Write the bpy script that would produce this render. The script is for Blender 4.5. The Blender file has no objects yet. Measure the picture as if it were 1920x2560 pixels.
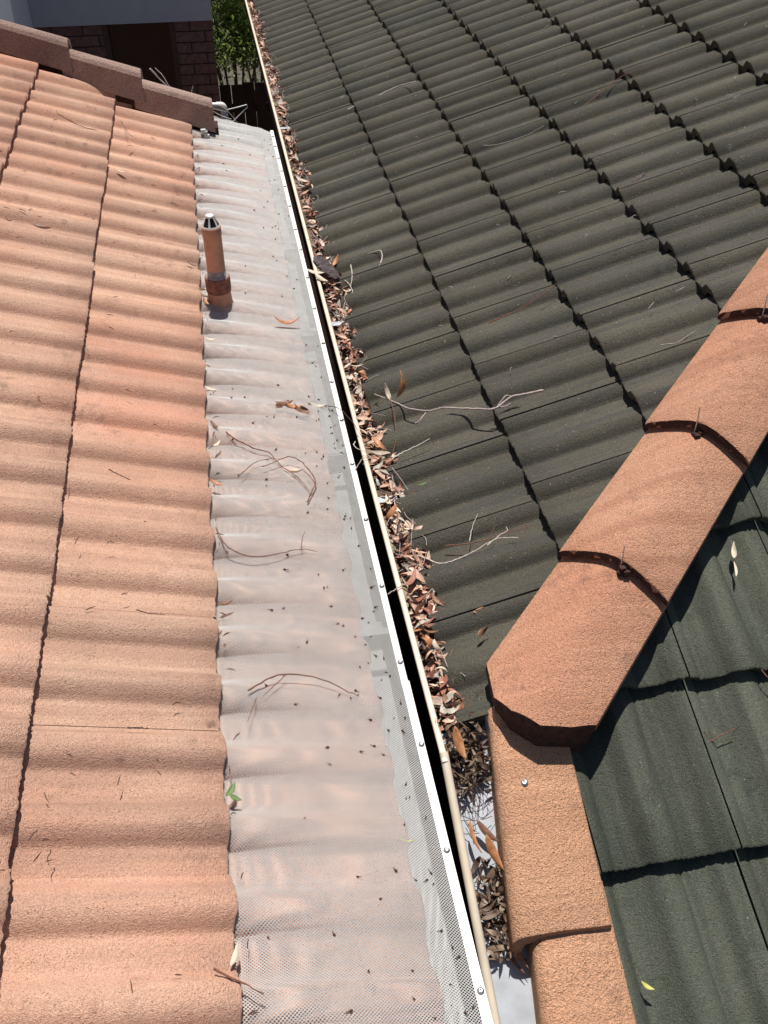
import bpy, bmesh, math, random
import numpy as np
from mathutils import Vector, Matrix
rnd = random.Random(7)
rng = np.random.default_rng(7)
SC = bpy.context.scene
COL = SC.collection

# ------------------------------------------------------------------ camera
YAW, PIT, ROL = 0.177122, 0.723339, 0.003882
CAM = Vector((-0.25212, 0.0, 1.52712))
fw = Vector((math.sin(YAW)*math.cos(PIT), math.cos(YAW)*math.cos(PIT), -math.sin(PIT)))
rt = Vector((math.cos(YAW), -math.sin(YAW), 0)); up = rt.cross(fw)
rt2 = rt*math.cos(ROL) + up*math.sin(ROL); up2 = rt2.cross(fw)
cd = bpy.data.cameras.new('camera'); cam = bpy.data.objects.new('camera', cd); COL.objects.link(cam)
cam.matrix_world = Matrix(((rt2.x, up2.x, -fw.x, CAM.x), (rt2.y, up2.y, -fw.y, CAM.y), (rt2.z, up2.z, -fw.z, CAM.z), (0, 0, 0, 1)))
cd.sensor_fit = 'VERTICAL'; cd.sensor_height = 36; cd.sensor_width = 27; cd.lens = 36*2286.69/2560
cd.clip_start = 0.05; cd.clip_end = 500
SC.camera = cam

# ------------------------------------------------------------------ sky and sun
SUN_EL, SUN_AZ = math.radians(72.5), math.radians(7)      # azimuth from +Y towards +X
w = bpy.data.worlds.new('World'); SC.world = w; w.use_nodes = True
nt = w.node_tree; nt.nodes.clear()
sky = nt.nodes.new('ShaderNodeTexSky'); sky.sky_type = 'NISHITA'; sky.sun_disc = False
sky.sun_elevation = SUN_EL; sky.sun_rotation = SUN_AZ
bg = nt.nodes.new('ShaderNodeBackground'); bg.inputs['Strength'].default_value = 0.05
wo = nt.nodes.new('ShaderNodeOutputWorld')
nt.links.new(sky.outputs[0], bg.inputs[0]); nt.links.new(bg.outputs[0], wo.inputs[0])
sl = bpy.data.lights.new('sun', 'SUN'); sl.energy = 4.6; sl.angle = math.radians(0.53); sl.color = (1.0, 0.95, 0.88)
so = bpy.data.objects.new('sun', sl); COL.objects.link(so)
sdir = Vector((math.sin(SUN_AZ)*math.cos(SUN_EL), math.cos(SUN_AZ)*math.cos(SUN_EL), math.sin(SUN_EL)))
so.rotation_euler = sdir.to_track_quat('Z', 'Y').to_euler(); so.location = (1, 3, 8)
SC.view_settings.view_transform = 'Standard'; SC.view_settings.look = 'None'
SC.view_settings.exposure = 0.34; SC.view_settings.gamma = 1; SC.view_settings.use_curve_mapping = False
SC.cycles.max_bounces = 6; SC.cycles.transparent_max_bounces = 12

# ------------------------------------------------------------------ helpers
def tag(o, label=None, cat=None, group=None, kind=None):
    for k, v in (('label', label), ('category', cat), ('group', group), ('kind', kind)):
        if v: o[k] = v
    return o
def link(name, me, mat=None, parent=None):
    o = bpy.data.objects.new(name, me); COL.objects.link(o)
    if mat and me is not None and not me.materials: me.materials.append(mat)
    if parent is not None:
        o.parent = parent; o.matrix_parent_inverse = parent_inv(parent)
    return o
def parent_inv(p):
    m = Matrix.Translation(p.location) if p.type == 'EMPTY' else p.matrix_basis.copy()
    if p.parent: m = (Matrix.Translation(p.parent.location) if p.parent.type == 'EMPTY' else p.parent.matrix_basis) @ p.matrix_parent_inverse @ m
    return m.inverted()
def empty(name, loc, label, cat, group=None):
    o = bpy.data.objects.new(name, None); COL.objects.link(o); o.location = loc; o.empty_display_size = .1
    return tag(o, label, cat, group)
def mesh(name, verts, faces, smooth=False):
    me = bpy.data.meshes.new(name); me.from_pydata([tuple(v) for v in verts], [], [tuple(f) for f in faces]); me.update()
    if smooth: me.polygons.foreach_set('use_smooth', [True]*len(me.polygons))
    return me
class MB:
    def __init__(s): s.v = []; s.f = []; s.sm = []
    def add(s, verts, faces, smooth=False):
        n = len(s.v); s.v += [tuple(v) for v in verts]; s.f += [tuple(i+n for i in f) for f in faces]; s.sm += [smooth]*len(faces); return s
    def box(s, a, b):
        x0, y0, z0 = a; x1, y1, z1 = b
        return s.add([(x0,y0,z0),(x1,y0,z0),(x1,y1,z0),(x0,y1,z0),(x0,y0,z1),(x1,y0,z1),(x1,y1,z1),(x0,y1,z1)],
                     [(0,3,2,1),(4,5,6,7),(0,1,5,4),(1,2,6,5),(2,3,7,6),(3,0,4,7)])
    def tube(s, pts, rad, n=6, caps=True):
        pts = [Vector(p) for p in pts]; m = len(pts); rad = rad if hasattr(rad, '__len__') else [rad]*m
        V = []; F = []; ref = None
        for i, p in enumerate(pts):
            t = (pts[min(i+1, m-1)]-pts[max(i-1, 0)]).normalized()
            if ref is None: ref = t.orthogonal().normalized()
            ref = (ref - t*ref.dot(t)).normalized(); b = t.cross(ref)
            for k in range(n):
                a = 2*math.pi*k/n; V.append(p+(ref*math.cos(a)+b*math.sin(a))*rad[i])
        for i in range(m-1):
            for k in range(n):
                F.append((i*n+k, i*n+(k+1) % n, (i+1)*n+(k+1) % n, (i+1)*n+k))
        s.add(V, F, n > 4)
        if caps: s.add(V[:n], [tuple(reversed(range(n)))]); s.add(V[-n:], [tuple(range(n))])
        return s
    def lathe(s, c, prof, n=24):
        V = []; F = []
        for r, z in prof:
            for k in range(n):
                a = 2*math.pi*k/n; V.append((c[0]+r*math.cos(a), c[1]+r*math.sin(a), z))
        for i in range(len(prof)-1):
            for k in range(n): F.append((i*n+k, i*n+(k+1) % n, (i+1)*n+(k+1) % n, (i+1)*n+k))
        return s.add(V, F, True)
    def extrude(s, sect, y0, y1, smooth=False):           # open section (x,z) swept along y
        n = len(sect); V = [(x, y0, z) for x, z in sect]+[(x, y1, z) for x, z in sect]
        return s.add(V, [(i, i+1, n+i+1, n+i) for i in range(n-1)], smooth)
    def build(s, name, mat, parent=None, bevel=0):
        me = mesh(name, s.v, s.f); me.polygons.foreach_set('use_smooth', s.sm)
        bm = bmesh.new(); bm.from_mesh(me); bmesh.ops.recalc_face_normals(bm, faces=bm.faces); bm.to_mesh(me); bm.free()
        o = link(name, me, mat, parent)
        if bevel:
            m = o.modifiers.new('bevel', 'BEVEL'); m.width = bevel; m.segments = 2; m.limit_method = 'ANGLE'
        return o
def spline(pts, k=5):
    P = [Vector(p) for p in pts]; P = [P[0]*2-P[1]]+P+[P[-1]*2-P[-2]]; out = []
    for i in range(1, len(P)-2):
        for j in range(k):
            t = j/k; a, b, c, d = P[i-1], P[i], P[i+1], P[i+2]
            out.append(.5*((2*b)+(c-a)*t+(2*a-5*b+4*c-d)*t*t+(3*b-a-3*c+d)*t**3))
    return out+[P[-2]]

# ------------------------------------------------------------------ materials
class NT:
    def __init__(s, name):
        s.m = bpy.data.materials.new(name); s.m.use_nodes = True; s.t = s.m.node_tree; s.t.nodes.clear()
        s.out = s.n('ShaderNodeOutputMaterial'); s.p = s.n('ShaderNodeBsdfPrincipled'); s.l(s.p.outputs[0], s.out.inputs[0])
        s.pos = s.n('ShaderNodeNewGeometry').outputs['Position']
    def n(s, t): return s.t.nodes.new(t)
    def l(s, a, b): s.t.links.new(a, b)
    def set(s, sock, v):
        if hasattr(v, 'is_output'): s.l(v, sock)
        else: sock.default_value = v
    def noise(s, scale, detail=3, rough=.55, vec=None):
        n = s.n('ShaderNodeTexNoise'); n.inputs['Scale'].default_value = scale; n.inputs['Detail'].default_value = detail
        n.inputs['Roughness'].default_value = rough; s.l(vec or s.pos, n.inputs['Vector']); return n.outputs['Fac']
    def voro(s, scale, vec=None):
        n = s.n('ShaderNodeTexVoronoi'); n.inputs['Scale'].default_value = scale; s.l(vec or s.pos, n.inputs['Vector']); return n
    def ramp(s, fac, stops):
        r = s.n('ShaderNodeValToRGB'); e = r.color_ramp.elements
        while len(e) < len(stops): e.new(.5)
        for i, (p, c) in enumerate(stops):
            e[i].position = p; e[i].color = (c, c, c, 1) if not hasattr(c, '__len__') else (*c, 1)
        s.l(fac, r.inputs[0]); return r.outputs[0]
    def mix(s, f, a, b, mode='MIX'):
        m = s.n('ShaderNodeMix'); m.data_type = 'RGBA'; m.blend_type = mode
        s.set(m.inputs[0], f)
        for i, v in ((6, a), (7, b)):
            if hasattr(v, 'is_output'): s.l(v, m.inputs[i])
            else: m.inputs[i].default_value = (*v, 1) if hasattr(v, '__len__') else (v, v, v, 1)
        return m.outputs[2]
    def math(s, op, a, b=None):
        m = s.n('ShaderNodeMath'); m.operation = op; s.set(m.inputs[0], a)
        if b is not None: s.set(m.inputs[1], b)
        return m.outputs[0]
    def bump(s, h, strength, dist, prev=None):
        b = s.n('ShaderNodeBump'); b.inputs['Strength'].default_value = strength; b.inputs['Distance'].default_value = dist
        s.l(h, b.inputs['Height'])
        if prev: s.l(prev, b.inputs['Normal'])
        return b.outputs[0]
    def done(s, col, rough=.8, nrm=None, metal=0, spec=.3):
        s.set(s.p.inputs['Base Color'], col if hasattr(col, 'is_output') else (*col, 1))
        s.set(s.p.inputs['Roughness'], rough); s.set(s.p.inputs['Metallic'], metal); s.p.inputs['Specular IOR Level'].default_value = spec
        if nrm: s.l(nrm, s.p.inputs['Normal'])
        return s.m

def tile_mat(name, c1, c2, dirt, dirt_amt, speck, speck_amt, grain=(.72, 1.25), bumpd=.004, rnd_rng=(.86, 1.1), streak=(1.6, 26, 1.6), scol=None, gs=1.0, lichen=(.2, .12, .1)):
    m = NT(name)
    big = m.ramp(m.noise(2.2, 4), [(.35, 0), (.68, 1)])
    col = m.mix(big, c1, c2)
    mp = m.n('ShaderNodeMapping'); mp.inputs['Scale'].default_value = streak; m.l(m.pos, mp.inputs['Vector'])
    stk = m.ramp(m.noise(1.0, 3, .6, mp.outputs[0]), [(.42, 0), (.62, 1)])
    col = m.mix(m.math('MULTIPLY', stk, .7), col, scol or tuple(.78*c for c in c1))
    mid = m.ramp(m.noise(26, 5, .7), [(.52, 0), (.75, 1)])
    patch = m.ramp(m.noise(5, 3), [(.4, 0), (.7, 1)])
    col = m.mix(m.math('MULTIPLY', m.math('MULTIPLY', mid, patch), dirt_amt), col, dirt)
    gr = m.noise(560*gs, 2, .6)
    col = m.mix(1.0, col, m.ramp(gr, [(.3, grain[0]), (.7, grain[1])]), 'MULTIPLY')
    pits = m.ramp(m.noise(300*gs, 2, .5), [(.62, 0), (.70, 1)])
    col = m.mix(m.math('MULTIPLY', pits, .75), col, tuple(.35*c for c in c1))
    v = m.voro(70); sp = m.ramp(v.outputs['Distance'], [(.06, 1), (.13, 0)])
    sel = m.ramp(m.noise(31, 1), [(.55, 0), (.62, 1)])
    col = m.mix(m.math('MULTIPLY', m.math('MULTIPLY', sp, sel), speck_amt), col, speck)
    v2 = m.voro(8.0); bl = m.ramp(v2.outputs['Distance'], [(.06, 1), (.10, 0)])
    cs = m.n('ShaderNodeSeparateColor'); m.l(v2.outputs['Color'], cs.inputs[0])
    bl = m.math('MULTIPLY', bl, m.ramp(cs.outputs[0], [(.80, 0), (.84, 1)]))
    col = m.mix(m.math('MULTIPLY', m.math('MULTIPLY', bl, m.ramp(m.noise(90, 3), [(.35, 0), (.6, 1)])), .7), col, lichen)
    oi = m.n('ShaderNodeObjectInfo'); val = m.ramp(oi.outputs['Random'], [(0, rnd_rng[0]), (1, rnd_rng[1])])
    col = m.mix(1.0, col, val, 'MULTIPLY')
    b = m.bump(gr, .9, bumpd); b = m.bump(m.noise(210*gs, 3), .5, bumpd*1.2, b); b = m.bump(m.noise(14, 2), .4, .006, b)
    return m.done(col, .92, b, 0, .2)
M = {}
M['terra'] = tile_mat('terracotta_concrete', (.63, .335, .235), (.71, .47, .345), (.20, .125, .10), .85, (.75, .6, .5), .35, scol=(.50, .30, .22))
M['cap'] = tile_mat('orange_cap_concrete', (.62, .305, .19), (.66, .36, .235), (.16, .10, .08), .95, (.75, .55, .42), .4, (.66, 1.3), .006, gs=.8)
M['barge'] = tile_mat('orange_barge_concrete', (.68, .37, .225), (.70, .40, .25), (.18, .11, .07), .6, (.7, .5, .3), .3, (.72, 1.25), .007, gs=.7)
M['rake'] = tile_mat('greyed_cap_concrete', (.40, .275, .225), (.48, .35, .30), (.12, .10, .09), .7, (.6, .55, .5), .4, (.6, 1.35), .007, gs=.6)  # grey brown of grazing sunlight put into the cap colour
M['green'] = tile_mat('dark_green_concrete', (.105, .098, .074), (.132, .122, .094), (.045, .045, .045), .8, (.40, .41, .37), .95, (.5, 1.45), .005, (.86, 1.12), scol=(.085, .084, .078), lichen=(.24, .26, .24))
M['greenf'] = tile_mat('front_green_concrete', (.110, .122, .092), (.142, .150, .116), (.03, .035, .03), .8, (.3, .32, .28), .8, (.5, 1.45), .005, streak=(26, 1.6, 1.6), scol=(.075, .083, .068))  # greener copy of the tile green, front slope lighting put into the colour
def plain(name, col, rough=.6, metal=0, nscale=30, amt=.25, bs=.2, bd=.002, spec=.4):
    m = NT(name); f = m.ramp(m.noise(nscale, 4), [(.3, 1-amt), (.7, 1+amt*.5)])
    c = m.mix(1.0, col, f, 'MULTIPLY'); return m.done(c, rough, m.bump(m.noise(nscale*4, 3), bs, bd), metal, spec)
M['mortar'] = plain('shade_dark_mortar', (.075, .036, .028), .95, 0, 60, .5, .9, .01)  # mortar brown, darkened to stand in for deep shade at the caps
M['under'] = plain('sarking', (.012, .011, .010), .95)
M['white'] = plain('white_trim', (.86, .83, .78), .35, 0, 12, .06, .05)
M['cream'] = plain('cream_paint', (.80, .66, .52), .4, 0, 14, .12, .08)
M['creamgrey'] = plain('cream_paint_dusty', (.62, .53, .42), .5, 0, 14, .15, .08)
M['brownpaint'] = plain('brown_gutter_paint', (.030, .013, .010), .5, 0, 14, .3)
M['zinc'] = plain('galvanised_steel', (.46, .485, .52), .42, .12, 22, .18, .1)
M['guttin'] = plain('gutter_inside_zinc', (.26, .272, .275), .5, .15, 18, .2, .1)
M['wire'] = plain('mesh_wire', (.50, .492, .48), .45, .0, 40, .1, 0)
M['steel'] = plain('screw_steel', (.55, .55, .56), .3, .9, 60, .2)
M['pipe'] = plain('terracotta_painted_pipe', (.52, .26, .165), .6, 0, 40, .2, .2)
M['collar'] = plain('weathered_pipe_collar', (.27, .105, .07), .75, 0, 70, .5, .5, .004)
M['chrome'] = plain('bright_cowl_metal', (.85, .83, .80), .3, .25, 60, .1)
M['black'] = plain('dark_hollow', (.01, .009, .008), .9)
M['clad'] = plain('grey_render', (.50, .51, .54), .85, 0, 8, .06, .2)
M['cladw'] = plain('lit_pale_render', (.80, .82, .86), .85, 0, 8, .06, .2)  # paler copy of the grey render, brighter light put into its colour
M['brick'] = plain('dark_red_brick', (.22, .125, .108), .9, 0, 25, .35, .5, .006)
M['bmortar'] = plain('brick_mortar', (.06, .045, .042), .95, 0, 40, .3)
M['glass'] = NT('window_glass').done((.01, .01, .012), .08, None, 0, .5)
M['frame'] = plain('brown_window_frame', (.10, .055, .045), .6)
M['wood'] = plain('dark_fence_wood', (.03, .018, .013), .9, 0, 9, .5, .4, .004)
M['soil'] = plain('courtyard_soil', (.10, .085, .065), .95, 0, 6, .4, .8, .02)
M['wallb'] = plain('house_wall', (.25, .14, .10), .9, 0, 20, .3)
M['pvc'] = plain('grey_white_pvc', (.72, .70, .66), .45, 0, 20, .1)
M['bark'] = plain('grey_bark', (.11, .085, .085), .95, 0, 50, .7, 1, .01)
M['stem'] = plain('brown_shrub_stem', (.10, .05, .03), .9)
def leafmat(name, stops, island, thin=0):
    m = NT(name)
    r = m.n('ShaderNodeNewGeometry').outputs['Random Per Island'] if island else m.n('ShaderNodeObjectInfo').outputs['Random']
    c = m.ramp(r, stops); c = m.mix(1.0, c, m.ramp(m.noise(160, 3), [(.3, .7), (.7, 1.15)]), 'MULTIPLY')
    mt = m.done(c, .55, m.bump(m.noise(300, 2), .3, .001), 0, .45)
    if thin:                                      # sunlight shines through thin green leaves
        tr_ = m.n('ShaderNodeBsdfTranslucent'); m.l(c, tr_.inputs[0]); mx = m.n('ShaderNodeMixShader'); mx.inputs[0].default_value = thin
        m.l(m.p.outputs[0], mx.inputs[1]); m.l(tr_.outputs[0], mx.inputs[2]); m.l(mx.outputs[0], m.out.inputs[0])
    return mt
DRY = [(0, (.12, .04, .026)), (.18, (.24, .09, .055)), (.36, (.40, .17, .105)), (.54, (.52, .28, .185)), (.72, (.62, .42, .31)), (.9, (.70, .56, .45)), (1, (.56, .55, .46))]
M['leafs'] = leafmat('dry_leaf_litter', DRY, True)
M['leafo'] = leafmat('dry_leaf', DRY, False)
M['leafdull'] = leafmat('old_leaf_litter', [(0, (.05, .03, .02)), (.35, (.11, .065, .04)), (.7, (.20, .13, .085)), (1, (.33, .25, .18))], True)
M['shrubleaf'] = leafmat('shrub_leaf', [(0, (.07, .12, .02)), (.5, (.18, .27, .045)), (.85, (.30, .38, .09)), (1, (.42, .46, .22))], True, .5)
M['greenleaf'] = plain('fresh_green_leaf', (.11, .18, .05), .5, 0, 80, .3)
M['yellowleaf'] = plain('yellow_green_leaf', (.50, .48, .13), .5, 0, 80, .2)
M['paleleaf'] = plain('bleached_leaf', (.62, .52, .40), .6, 0, 80, .25)
M['orangeleaf'] = plain('orange_brown_leaf', (.46, .20, .085), .5, 0, 90, .35)
M['brownleaf'] = plain('brown_leaf', (.20, .10, .06), .55, 0, 90, .4)
M['twb'] = plain('brown_twig', (.20, .085, .055), .85, 0, 150, .45)
M['twd'] = plain('dark_twig', (.085, .045, .035), .85, 0, 150, .45)
M['twg'] = plain('grey_twig', (.40, .33, .30), .8, 0, 150, .35)
M['tww'] = plain('bleached_twig', (.62, .54, .48), .8, 0, 150, .25)
M['seed'] = plain('seed_capsule', (.085, .04, .028), .85, 0, 200, .4)

# ------------------------------------------------------------------ roof planes (metres, from the plan of the two roofs)
A = 0.3654; CA, SA = math.cos(A), math.sin(A); EX = .33; T = .024
L0 = (-.371, .107); R0 = (.102, -.041)
HX, HY, HP = .107, .916, .766                    # foot of the hip and its plan angle
MF = .3975; AF = math.atan(MF); CF, SF = math.cos(AF), math.sin(AF)
def zF(y, d=0): return -.041 + MF*(y-.916) + d
HL_ = .028
def roll(s):                                     # one roll: quick rise, rounded top, steep far end
    a = min(max(s/.45, 0), 1); a = a*a*(3-2*a); b = max(0, (s-.64)/.36)
    return a*max(0, 1-b**1.7)**.72
def prof_left(u, W):                             # u runs towards -Y from the side joint
    P = W/2; s = u % P; rw = P-.054
    h = HL_*roll(s/rw) if s < rw else 0
    return h
def prof_right(u, W):                            # u runs towards +Y; joint near the end of a roll
    P = W/2; q = (W-u-.035) % P; pw = .038
    h = .031*roll((q-pw)/(P-pw)) if q > pw else 0
    d = W-u
    if .012 < W-d < .017 or .026 < W-d < .030: h -= .0025
    return h
def tile_mesh(name, W, gap, prof, t, seed, mat, L=EX+.07, flat=1):
    r = random.Random(seed); n = 56; V = []; F = []; S = []
    us = [gap/2+(W-gap)*i/n for i in range(n+1)]
    hs = [prof(min(max(u, 1e-5), W-1e-5), W) for u in us]
    rag = [r.uniform(-.0016, .0016) for _ in us]
    vs = [0, .0035, .10, .22, L]
    def nn(v, i): return hs[i]*(flat+(1-flat)*min(v/.25, 1)) + t*(1-v/EX)
    for v in vs:
        for i, u in enumerate(us):
            b = .0035 if v == 0 else 0
            V.append((v+(rag[i] if v < .01 else 0), u, nn(v, i)-b))
    m = n+1
    for a in range(len(vs)-1):
        for i in range(n): F.append((a*m+i, (a+1)*m+i, (a+1)*m+i+1, a*m+i+1)); S.append(True)
    o = len(V)                                    # lip
    for i, u in enumerate(us): V.append((rag[i], u, nn(0, i)-.0035))
    for i, u in enumerate(us): V.append((rag[i]+.004, u, nn(0, i)-t-.001))
    for i in range(n): F.append((o+i, o+i+1, o+m+i+1, o+m+i)); S.append(False)
    o2 = len(V)                                   # underside
    for i, u in enumerate(us): V.append((rag[i]+.004, u, nn(0, i)-t-.001))
    for i, u in enumerate(us): V.append((L, u, nn(L, i)-t))
    for i in range(n): F.append((o2+i, o2+i+1, o2+m+i+1, o2+m+i)); S.append(True)
    for e in (0, n):                              # side edges
        o3 = len(V)
        V += [(rag[e], us[e], nn(0, e)-.0035), (L, us[e], nn(L, e)), (L, us[e], nn(L, e)-t), (rag[e]+.004, us[e], nn(0, e)-t-.001)]
        F.append((o3, o3+1, o3+2, o3+3)); S.append(False)
    me = mesh(name, V, F); me.polygons.foreach_set('use_smooth', S); me.materials.append(mat)
    return me
def frame(X, Y, N, o): return Matrix(((X[0], Y[0], N[0], o[0]), (X[1], Y[1], N[1], o[1]), (X[2], Y[2], N[2], o[2]), (0, 0, 0, 1)))
def cut(me, mw, co, no):                          # keep the side that no points away from
    bm = bmesh.new(); bm.from_mesh(me); inv = mw.inverted()
    lc = inv @ Vector(co); ln = (mw.to_3x3().transposed() @ Vector(no))
    bmesh.ops.bisect_plane(bm, geom=bm.verts[:]+bm.edges[:]+bm.faces[:], plane_co=lc, plane_no=ln, clear_outer=True)
    out = me.copy(); bm.to_mesh(out); bm.free(); return out
def place_tile(meshes, mw, parent, planes=()):
    j = mw @ Matrix.Rotation(rnd.gauss(0, .002), 4, 'Z') @ Matrix.Rotation(rnd.gauss(0, .0022), 4, 'X') @ Matrix.Translation((rnd.gauss(0, .0018), 0, rnd.gauss(.0005, .0006)))
    me = rnd.choice(meshes)
    for co, no in planes:
        d = [(mw @ Vector((v, u, 0)) - Vector(co)).dot(Vector(no)) for v in (0, EX+.07) for u in (0, .28)]
        if min(d) >= 0: return None
        if max(d) > 0: me = cut(me, j, co, no)
        if len(me.polygons) == 0: return None
    o = link('roof_tile', me, None, parent); o.matrix_basis = j
    return o

# ------------------------------------------------------------------ ground
g = MB(); g.add([(-60, -40, -2.7), (60, -40, -2.7), (60, 120, -2.7), (-60, 120, -2.7)], [(0, 1, 2, 3)])
tag(g.build('ground', M['soil']), kind='structure')

# ------------------------------------------------------------------ terracotta roofed house (left)
WL = .283
lh = empty('terracotta_house', (-.37, 2, -2.7), 'house with a pitched roof of pale terracotta concrete tiles running down to the mesh guard', 'house')
tl = [tile_mesh('terracotta_tile', WL, -.003, prof_left, T, s, M['terra']) for s in range(5)]
te = [tile_mesh('terracotta_eave_tile', WL, -.003, prof_left, T, s+9, M['terra'], flat=.6) for s in range(3)]
XL, YL, NL = (-CA, 0, SA), (0, -1, 0), (SA, 0, CA)
rk_co = (-.27, 4.31, 0); rk_no = Vector((.31, 1, 0)).normalized()
OFFL = -(T/2+.009)
for k in range(-1, 5):
    ox, oz = L0[0]-k*EX*CA+NL[0]*OFFL, L0[1]+k*EX*SA+NL[2]*OFFL
    for n in range(-5, 14):
        y = 1.032+n*WL+.004*k
        place_tile(te if k < 0 else tl, frame(XL, YL, NL, (ox, y, oz)), lh, [(rk_co, rk_no)])
def leftz(x, off=0): return L0[1]-(x-L0[0])*math.tan(A)+off/CA      # lip-mid plane
b = MB(); b.add([(x, y, leftz(x, -.05)) for x, y in ((-.10, -.5), (-.10, 4.25), (-2.3, 4.9), (-2.3, -.5))], [(0, 1, 2, 3)]); b.build('sarking', M['under'], lh)
b = MB(); b.box((-2.3, -.5, -2.7), (-.17, 4.15, -.16)); b.build('wall', M['wallb'], lh)
b = MB(); b.box((-.168, -.5, -.20), (-.135, 4.2, -.005)); b.build('fascia_board', M['creamgrey'], lh)
# rake caps along the far edge: steep near face, rounded top, short far leg
ca = Vector((-1, .31, 0)).normalized()
def rake_cap(x0, length, name):
    st = []
    sec = [(-.005, .01), (.012, .065), (.022, .105), (.034, .121), (.052, .128), (.085, .125), (.13, .108), (.15, .07), (.13, .065), (.09, .10), (.05, .105), (.04, .09), (.02, .01)]
    V = []; F = []; n = len(sec); ns = 5
    for i in range(ns+1):
        f = i/ns; x = x0-length*f; y = 4.215-.31*(x+.27); raise_ = .040*(1-f)-.012
        for dy, dz in sec: V.append((x, y+dy*(1.03-.06*f), leftz(x, 0)+dz*(1.03-.06*f)+raise_))
    for i in range(ns):
        for k in range(n): F.append((i*n+k, i*n+(k+1) % n, (i+1)*n+(k+1) % n, (i+1)*n+k))
    F.append(tuple(range(n))); F.append(tuple(reversed(range(ns*n, ns*n+n))))
    return MB().add(V, F).build(name, M['rake'], lh, .004)
for i, x0 in enumerate((-.262, -.552, -.842, -1.132, -1.422, -1.712)): rake_cap(x0, .335, 'ridge_cap')
b = MB()
for i in range(26):
    x = -.28-i*.06; y = 4.225-.31*(x+.27); z = leftz(x, 0)
    b.box((x-.032, y+.008+rnd.uniform(-.004, .006), z-.05), (x+.032, y+.10, z+.05+rnd.uniform(-.012, .008)))
b.build('mortar_bed', M['mortar'], lh)
b = MB()
for i in range(14):
    x = -.26+rnd.uniform(-.055, .0); y = 4.20-.31*(x+.27)+rnd.uniform(-.012, .015); z = leftz(x, 0)+rnd.uniform(-.005, .03); r = rnd.uniform(.004, .012)
    b.box((x-r, y-r, z-r), (x+r, y+r*.7, z+r*.8))
b.build('loose_mortar', plain('pale_mortar', (.5, .48, .47), .9, 0, 60, .4), lh)

# ------------------------------------------------------------------ left gutter under the mesh
lg = empty('left_gutter', (-.06, 2, -.12), 'galvanised gutter under the mesh along the terracotta eave', 'gutter')
sec = [(.006, -.004), (.0, -.004), (0, -.10), (-.012, -.112), (-.115, -.112), (-.128, -.10), (-.128, -.02)]
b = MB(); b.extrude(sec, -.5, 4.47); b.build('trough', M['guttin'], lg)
b = MB(); b.extrude([(.006, -.001), (.006, -.012), (.0025, -.012), (.0025, -.102), (-.01, -.116), (-.118, -.116)], -.5, 4.47); b.build('outer_face', M['brownpaint'], lg)
for y in (.45, 1.32, 1.98, 2.64, 3.3, 3.96):
    b = MB(); b.box((-.125, y-.009, -.010), (.0, y+.009, -.007)); b.build('strap', M['guttin'], lg)
    b = MB(); b.box((-.10, y+.05, -.111), (-.001, y+.075, -.060)); b.build('bracket', M['guttin'], lg)
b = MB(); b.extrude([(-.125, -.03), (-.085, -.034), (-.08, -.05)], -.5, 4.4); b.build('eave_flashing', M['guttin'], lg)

# ------------------------------------------------------------------ gutter guard mesh
gg = empty('gutter_guard', (-.19, 2, .02), 'pale aluminium gutter guard mesh screwed down under a white edge strip', 'gutter guard')
def crest(x):                                    # top of the rolls of the eave course
    v = (x-(L0[0]+EX*CA))/(-CA)                   # upslope distance from the eave lip
    return leftz(x, OFFL) + (T*(1-max(v, 0)/EX))/CA
def guard_z(x, y):
    u = (1.028-y) % WL; P = WL/2; s = u % P; rw = P-.054
    q = np.clip(s/rw, 0, 1); a = np.clip(q/.45, 0, 1); a = a*a*(3-2*a)
    h = np.where(s < rw, HL_*a*np.clip(1-np.clip((q-.64)/.36, 0, 1)**1.7, 0, 1)**.72, 0)
    wv = np.exp(-np.clip(x+.372, 0, 1)/.10)
    xe = -.062
    zc = np.array(crest(np.minimum(x, xe))) if False else leftz(np.minimum(x, xe), OFFL)+T*(1-((np.minimum(x, xe)-(L0[0]+EX*CA))/(-CA))/EX)/CA
    z = zc + wv*h + (1-wv)*HL_*1.02 + .0045 + .006*(1-wv)
    wob = .0016*np.sin(y*7+x*9)+.0013*np.sin(y*17.3-x*21)+.0010*np.sin(y*39+x*13)
    z = z + wob*(1-wv)*np.clip(-x/.1, 0, 1)
    ze = float(leftz(xe, OFFL)+T/CA+HL_*1.02+.0082)
    f = np.clip((x-xe)/(0-xe), 0, 1)
    return np.where(x > xe, ze*(1-f)+.0036*f + wob*(1-f)*.5, z)
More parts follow.
